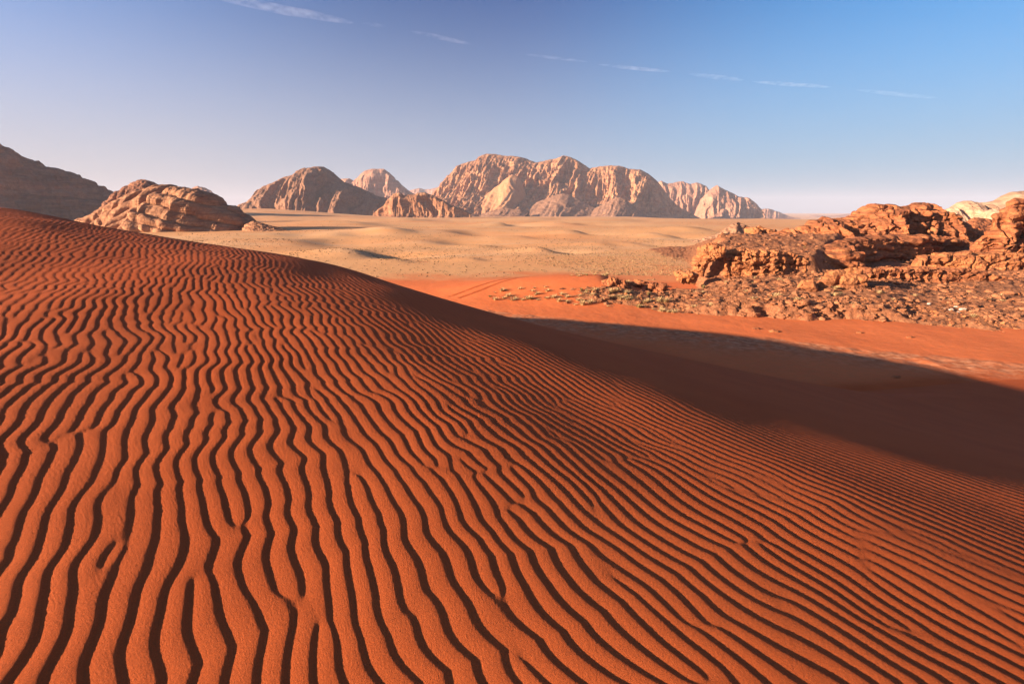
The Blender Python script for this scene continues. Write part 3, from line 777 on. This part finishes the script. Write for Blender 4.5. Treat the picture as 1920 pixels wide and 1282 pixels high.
block('boulder', 1182, 1212, 524, 539, 47, M_REDROCK, 33, 'low red rock just behind the crumbling knob on the sand', 'boulder', 0.9, rough=(0.16, 0.7))
block('boulder', 1212, 1246, 530, 554, 43, M_REDROCK, 35, 'split dark red rock right of the crumbling knob', 'boulder', 0.8, rough=(0.24, 0.6), pits=(0.2, 0.5))

def slope_z(x, y):
    z, e, px = slope_height(np.atleast_1d(x), np.atleast_1d(y))
    return z, e, px

rng = np.random.RandomState(77)
# boulders one can pick out: one object each
shapes = []
for k in range(7):
    P, f = boulder_verts(3, 100 + k, (1, 0.85, 0.62), cuts=11, rough=(0.10, 0.7))
    shapes.append((P, f))
protos = {}
N = 120
px = rng.uniform(1195, 1960, 1500); yy = rng.uniform(33, 52, 1500)
x = (px - 960) / F * yy; z, e, q = slope_z(x, yy)
ok = np.where((e > 0.5) & (z < -5.4))[0][:N]
for i, j in enumerate(ok):
    k, mat = i % 7, (M_RUBBLE, M_REDROCK, M_RUBBLE)[i % 3]
    s = 0.12 + 0.28 * rng.rand() ** 4
    if (k, i % 3) not in protos:
        me = mesh_object('boulder', shapes[k][0], shapes[k][1], mat, smooth_shade=False)
        protos[(k, i % 3)] = me
        o = me
    else:
        o = protos[(k, i % 3)].copy()
        COL.objects.link(o)
    o.name = 'boulder'
    o.location = (x[j], yy[j], z[j] + 0.18 * s)
    o.rotation_euler = (rng.uniform(-.25, .25), rng.uniform(-.25, .25), rng.uniform(0, 6.28))
    o.scale = (s * rng.uniform(.9, 1.5), s, s * rng.uniform(.7, 1.1))
    tag(o, 'loose angular boulder lying on the stony slope in front of the outcrops', 'boulder', 'loose boulders on the stony slope')

# white stones at the foot of the ledge
M_WHITE = rock('white_stone', (0.50, 0.37, 0.27), (0.62, 0.50, 0.40), (0.32, 0.17, 0.10), 0.6, 0.0, 1.0, 0.4)
for i, (a, b, s) in enumerate(((1782, 580, .15), (1792, 576, .12), (1806, 578, .16), (1770, 577, .11), (1740, 572, .12), (1797, 584, .10))):
    D = 35.5
    X, Y, Z = at_depth(a, b, D)
    zz = float(slope_z(X, D)[0][0])
    X, Y, Z = on_level(a, b, zz) + (zz,)
    P, f = boulder_verts(3, 140 + i, (s * 1.3, s, s * 0.7), cuts=10, rough=(0.08, 0.5))
    zz = float(slope_z(X, Y)[0][0])
    tag(mesh_object('white_stone', P + np.array([X, Y, zz + 0.2 * s]), f, M_WHITE, origin=(X, Y, zz), smooth_shade=False), 'whitish broken stone in the pale patch low on the stony slope', 'stone', 'whitish stones on the stony slope')

# uncountable rubble
def scatter(name, count, mat, rmin, rmax, pxr, yr, seed, keep):
    r = np.random.RandomState(seed)
    v, f = ICO[1]
    px = r.uniform(*pxr, count * 3)
    inv = r.uniform(1 / yr[1], 1 / yr[0], count * 3)
    y = 1 / inv; x = (px - 960) / F * y
    z, e, q = slope_z(x, y)
    ok = np.where(keep(x, y, z, e, q, r))[0][:count]
    n = len(ok)
    s = rmin + (rmax - rmin) * r.rand(n) ** 5
    P = np.repeat(v[None], n, 0) * r.uniform(0.6, 1.15, (n, len(v), 1)) * (s[:, None] * np.stack([r.uniform(.9, 1.6, n), r.uniform(.7, 1.2, n), r.uniform(.45, .9, n)], 1))[:, None, :]
    a = r.uniform(0, 6.28, n); c, d = np.cos(a)[:, None], np.sin(a)[:, None]
    P = np.stack([P[..., 0] * c - P[..., 1] * d, P[..., 0] * d + P[..., 1] * c, P[..., 2]], -1)
    P = P + np.stack([x[ok], y[ok], z[ok] + 0.15 * s], -1)[:, None, :]
    fc = (f[None] + (np.arange(n) * len(v))[:, None, None]).reshape(-1, 3)
    return tag(mesh_object(name, P, fc, mat, smooth_shade=False), kind='stuff')
scatter('rubble', 7000, M_RUBBLE, 0.035, 0.30, (1040, 1980), (31, 70), 5, lambda x, y, z, e, q, r: (e > 0.1) & (r.rand(len(x)) < 0.06 + 0.94 * smooth(-.05, .35, fbm(x / 3, y / 3, 0, 2, seed=91))))
scatter('gravel', 1500, M_OCHRE, 0.04, 0.16, (1100, 1980), (29, 44), 6, lambda x, y, z, e, q, r: (e > -0.2) & (e < 5))

# stones lying out on the sand flat
for i, (a, b, s, l) in enumerate(((1678, 708, .13, 'dark stone lying in the shadow of the dune'), (1450, 623, .20, 'pale flat stone on the lit sand beside the crust strip'), (1419, 618, .14, 'small dark stone on the lit sand left of a pale flat one'),
                                  (1060, 575, .16, 'dark red stone alone on the sand below the shrubs'), (1612, 623, .12, 'tiny pale stone on the lit sand, second from the right edge'), (1707, 633, .12, 'tiny brown stone on the lit sand nearest the right edge'))):
    X, Y = on_level(a, b, FLAT)
    zz = float(ground_height(np.array([X]), np.array([Y]))[0])
    P, f = boulder_verts(3, 160 + i, (s * 1.7, s, s * 0.6), cuts=10, rough=(0.06, 0.4))
    tag(mesh_object('stone', P + np.array([X, Y, zz + 0.15 * s]), f, M_REDROCK if 'dark' in l or 'brown' in l else M_OCHRE, origin=(X, Y, zz), smooth_shade=False), l, 'stone')

# ------------------------------------------------------------------ tyre tracks over the low red dune
M_TRACK = M_SAND
def track(path, name='tyre_track'):
    pts = [on_level(a, b, FLAT + 0.6) for a, b in path]
    t = np.linspace(0, len(pts) - 1, 220)
    cx, cy = (np.interp(t, range(len(pts)), [p[k] for p in pts]) for k in (0, 1))
    k = np.ones(31) / 31
    pad = lambda v: np.convolve(np.concatenate([np.linspace(2 * v[0] - v[15], v[0], 15, endpoint=False), v, np.linspace(v[-1], 2 * v[-1] - v[-16], 16)[1:]]), k, 'valid')
    cx, cy = pad(cx), pad(cy)
    dx, dy = np.gradient(cx), np.gradient(cy)
    L = np.hypot(dx, dy); nx, ny = -dy / L, dx / L
    V, Fs, base = [], [], 0
    for side in (-0.55, 0.55):
        offs = np.array([-.22, -.15, -.11, -.07, .07, .11, .15, .22]) + side
        hts = np.array([-.02, .008, .014, .004, .004, .014, .008, -.02])
        x, y = cx[:, None] + nx[:, None] * offs, cy[:, None] + ny[:, None] * offs
        z = ground_height(x.ravel(), y.ravel()).reshape(x.shape) + hts + 0.012 * perlin(x / 0.5, y / 0.5, 0, 95)
        V.append(np.stack([x, y, z], -1).reshape(-1, 3)); Fs.append(grid_faces(*x.shape) + base); base += x.size
    tag(mesh_object(name, np.concatenate(V), np.concatenate(Fs), M_TRACK), kind='structure')
track([(850, 549), (900, 540.5), (960, 529), (1030, 516), (1085, 512), (1130, 512)])

# ------------------------------------------------------------------ dry shrubs
def shrub_mesh(seed, blades, height, spread):
    r = np.random.RandomState(seed)
    V, Fs = [], []
    for _ in range(blades):
        a, lean = r.uniform(0, 6.28), r.uniform(0.1, 1.0)
        L = height * r.uniform(.55, 1.05)
        d = np.array([math.cos(a), math.sin(a), 0]); n = np.array([-d[1], d[0], 0])
        b = d * spread * r.uniform(0, .35)
        w = 0.012 + 0.012 * r.rand()
        ts = (0, .4, .75, 1.0)
        base = len(V)
        for t in ts:
            c = b + d * spread * lean * t ** 1.4 + np.array([0, 0, L * (t - 0.30 * lean * t * t)])
            ww = w * (1 - .8 * t)
            V += [c - n * ww, c + n * ww]
        for k in range(len(ts) - 1):
            Fs.append([base + 2 * k, base + 2 * k + 1, base + 2 * k + 3, base + 2 * k + 2])
    return np.array(V), np.array(Fs)

def straw(name, a, b):
    m = Mat(name, 0.8, 0.1)
    m.color(m.mix(m.ramp(m.noise(9.0, 2), [(0.35, 0.0), (0.65, 1.0)]), a, b))
    return m.m
M_STRAW, M_GREEN = straw('dry_straw', (0.54, 0.38, 0.18), (0.42, 0.27, 0.12)), straw('olive_stems', (0.24, 0.17, 0.065), (0.36, 0.25, 0.10))
KINDS = [(shrub_mesh(1, 90, .42, .42), M_STRAW), (shrub_mesh(2, 70, .30, .50), M_STRAW), (shrub_mesh(3, 110, .55, .40), M_GREEN), (shrub_mesh(4, 60, .24, .40), M_STRAW)]
r = np.random.RandomState(9)
spots = []
for _ in range(70):
    a = r.uniform(915, 1270)
    spots.append((a, np.interp(a, EDGE[:, 0], EDGE[:, 1]) - 2 - 15 * r.rand() ** 1.4))
for _ in range(18):
    spots.append((r.uniform(1060, 1190), r.uniform(527, 545)))
for _ in range(22):
    spots.append((r.uniform(1200, 1560), r.uniform(540, 584)))
for _ in range(14):
    spots.append((r.uniform(1560, 1900), r.uniform(560, 600)))
spots += [(1318, 548), (1215, 560), (1248, 556), (1340, 562), (1500, 523)]
made = {}
for i, (a, b) in enumerate(spots):
    X, Y = on_level(a, b, FLAT + 0.2)
    z, e, q = slope_height(np.array([X]), np.array([Y]))
    z = max(float(z[0]), float(ground_height(np.array([X]), np.array([Y]))[0]))
    k = 2 if i % 14 == 0 or i >= len(spots) - 5 else (0, 1, 3)[i % 3]
    if k not in made:
        (V, Fs), mat = KINDS[k]
        o = mesh_object('dry_shrub' if k != 2 else 'green_shrub', V, Fs, mat, smooth_shade=False)
        made[k] = o
    else:
        o = made[k].copy(); COL.objects.link(o)
    o.location = (X, Y, z - 0.02)
    o.rotation_euler = (0, 0, r.uniform(0, 6.28))
    s = r.uniform(.5, 1.1) * (1.1 if k != 2 else .7)
    o.scale = (s * r.uniform(1, 1.4), s, s * r.uniform(.7, 1))
    if k == 2:
        tag(o, 'olive green desert shrub growing between stones by the red sand', 'shrub', 'olive green shrubs by the stony slope')
    else:
        tag(o, 'pale dry tuft of desert shrub beside the red sand and stony slope', 'shrub', 'pale dry shrubs along the edge of the sand')

# ------------------------------------------------------------------ high streaks of cirrus
def cirrus(a, b, width, seed, label, dens):
    """A thin drawn-out wisp of ice cloud 6 km up, as a flattened closed shell holding a patchy volume."""
    zc = 6000.0
    p, q = np.array(on_level(*a, zc) + (zc,)), np.array(on_level(*b, zc) + (zc,))
    n = 40
    t = np.linspace(0, 1, n)[:, None]
    c = p + (q - p) * t
    d = (q - p) / np.linalg.norm(q - p)
    side = np.cross(d, [0, 0, 1]); side /= np.linalg.norm(side)
    dist = np.linalg.norm(c, axis=1)[:, None]
    w = width / F * dist * np.clip(np.abs(np.sin(np.pi * t)) ** 0.5, 0.0005, 1)
    c = c + side * w * 0.5 * perlin(t * 5, 0, 0, seed)
    ang = np.linspace(0, 2 * np.pi, 12, endpoint=False)
    P = c[:, None, :] + side[None, None] * (w[:, :, None] * 2.2 * np.cos(ang)[None, :, None]) + np.array([0, 0, 1.0])[None, None] * (w[:, :, None] * 0.35 * np.sin(ang)[None, :, None])
    v = P.reshape(-1, 3)
    f = []
    for i in range(n - 1):
        for j in range(12):
            f.append([i * 12 + j, (i + 1) * 12 + j, (i + 1) * 12 + (j + 1) % 12, i * 12 + (j + 1) % 12])
    q = v.reshape(n, 12, 3)
    e1, e2 = q[n // 2 + 1, 0] - q[n // 2, 0], q[n // 2, 1] - q[n // 2, 0]
    if np.dot(np.cross(e1, e2), q[n // 2, 0] - c[n // 2]) < 0:      # face outwards
        f = [g[::-1] for g in f]
    ob = mesh_object('cirrus_streak', v, f, None, origin=c[n // 2])
    m = bpy.data.materials.new('ice_cloud'); m.use_nodes = True
    nt = m.node_tree; nt.nodes.clear()
    out = nt.nodes.new('ShaderNodeOutputMaterial'); vol = nt.nodes.new('ShaderNodeVolumePrincipled')
    geo = nt.nodes.new('ShaderNodeNewGeometry'); noi = nt.nodes.new('ShaderNodeTexNoise'); rmp = nt.nodes.new('ShaderNodeMapRange')
    noi.inputs['Scale'].default_value = 1 / 420.0; noi.inputs['Detail'].default_value = 4; noi.inputs['Roughness'].default_value = 0.6
    rmp.inputs['From Min'].default_value = 0.36; rmp.inputs['From Max'].default_value = 0.66; rmp.inputs['To Max'].default_value = dens
    vol.inputs['Color'].default_value = (0.97, 0.97, 1, 1)
    nt.links.new(geo.outputs['Position'], noi.inputs['Vector']); nt.links.new(noi.outputs['Fac'], rmp.inputs['Value'])
    nt.links.new(rmp.outputs[0], vol.inputs['Density']); nt.links.new(vol.outputs[0], out.inputs['Volume'])
    ob.data.materials.append(m)
    return tag(ob, label, 'cloud')
for a, b, w, s, l, dn in (((380, -10), (665, 44), 9, 1, 'longest bright cirrus streak at the top of the sky left of the middle', 1.0), ((678, 44), (724, 50), 4, 2, 'tiny faint cirrus wisp just right of the longest streak', 0.6),
                      ((768, 58), (890, 85), 4.5, 3, 'thin cirrus streak above the dark gap left of the central mountain peak', 0.8), ((968, 100), (1105, 117), 3.5, 4, 'faint broken cirrus streak high above the central mountain', 0.7),
                      ((1120, 121), (1258, 135), 4.5, 5, 'bright short cirrus streak above the right hump of the central mountain', 1.0), ((1288, 138), (1395, 151), 5, 6, 'soft cirrus streak above the peaked mountain', 0.7),
                      ((1408, 153), (1560, 164), 4.5, 7, 'long low cirrus streak above the faintest far hills', 0.8), ((1600, 168), (1760, 185), 4, 8, 'almost faded cirrus streak above the double humped red ridge', 0.4)):
    cirrus(a, b, w, s, l, dn * 0.45e-3)

# ------------------------------------------------------------------ the air
def haze():
    x, y, z0, z1 = 9200, 9200, -60, 215
    v = [(-x, -y, z0), (x, -y, z0), (x, y, z0), (-x, y, z0), (-x, -y, z1), (x, -y, z1), (x, y, z1), (-x, y, z1)]
    f = [(0, 3, 2, 1), (4, 5, 6, 7), (0, 1, 5, 4), (1, 2, 6, 5), (2, 3, 7, 6), (3, 0, 4, 7)]
    ob = mesh_object('haze', v, f, None, smooth_shade=False)
    m = bpy.data.materials.new('thin_dust'); m.use_nodes = True
    nt = m.node_tree; nt.nodes.clear()
    out = nt.nodes.new('ShaderNodeOutputMaterial'); vol = nt.nodes.new('ShaderNodeVolumePrincipled')
    vol.inputs['Density'].default_value = HAZE
    vol.inputs['Color'].default_value = (0.60, 0.66, 0.78, 1)
    vol.inputs['Anisotropy'].default_value = 0.0
    nt.links.new(vol.outputs[0], out.inputs['Volume'])
    ob.data.materials.append(m)
    tag(ob, kind='stuff')
HAZE = 1.15e-4
haze()
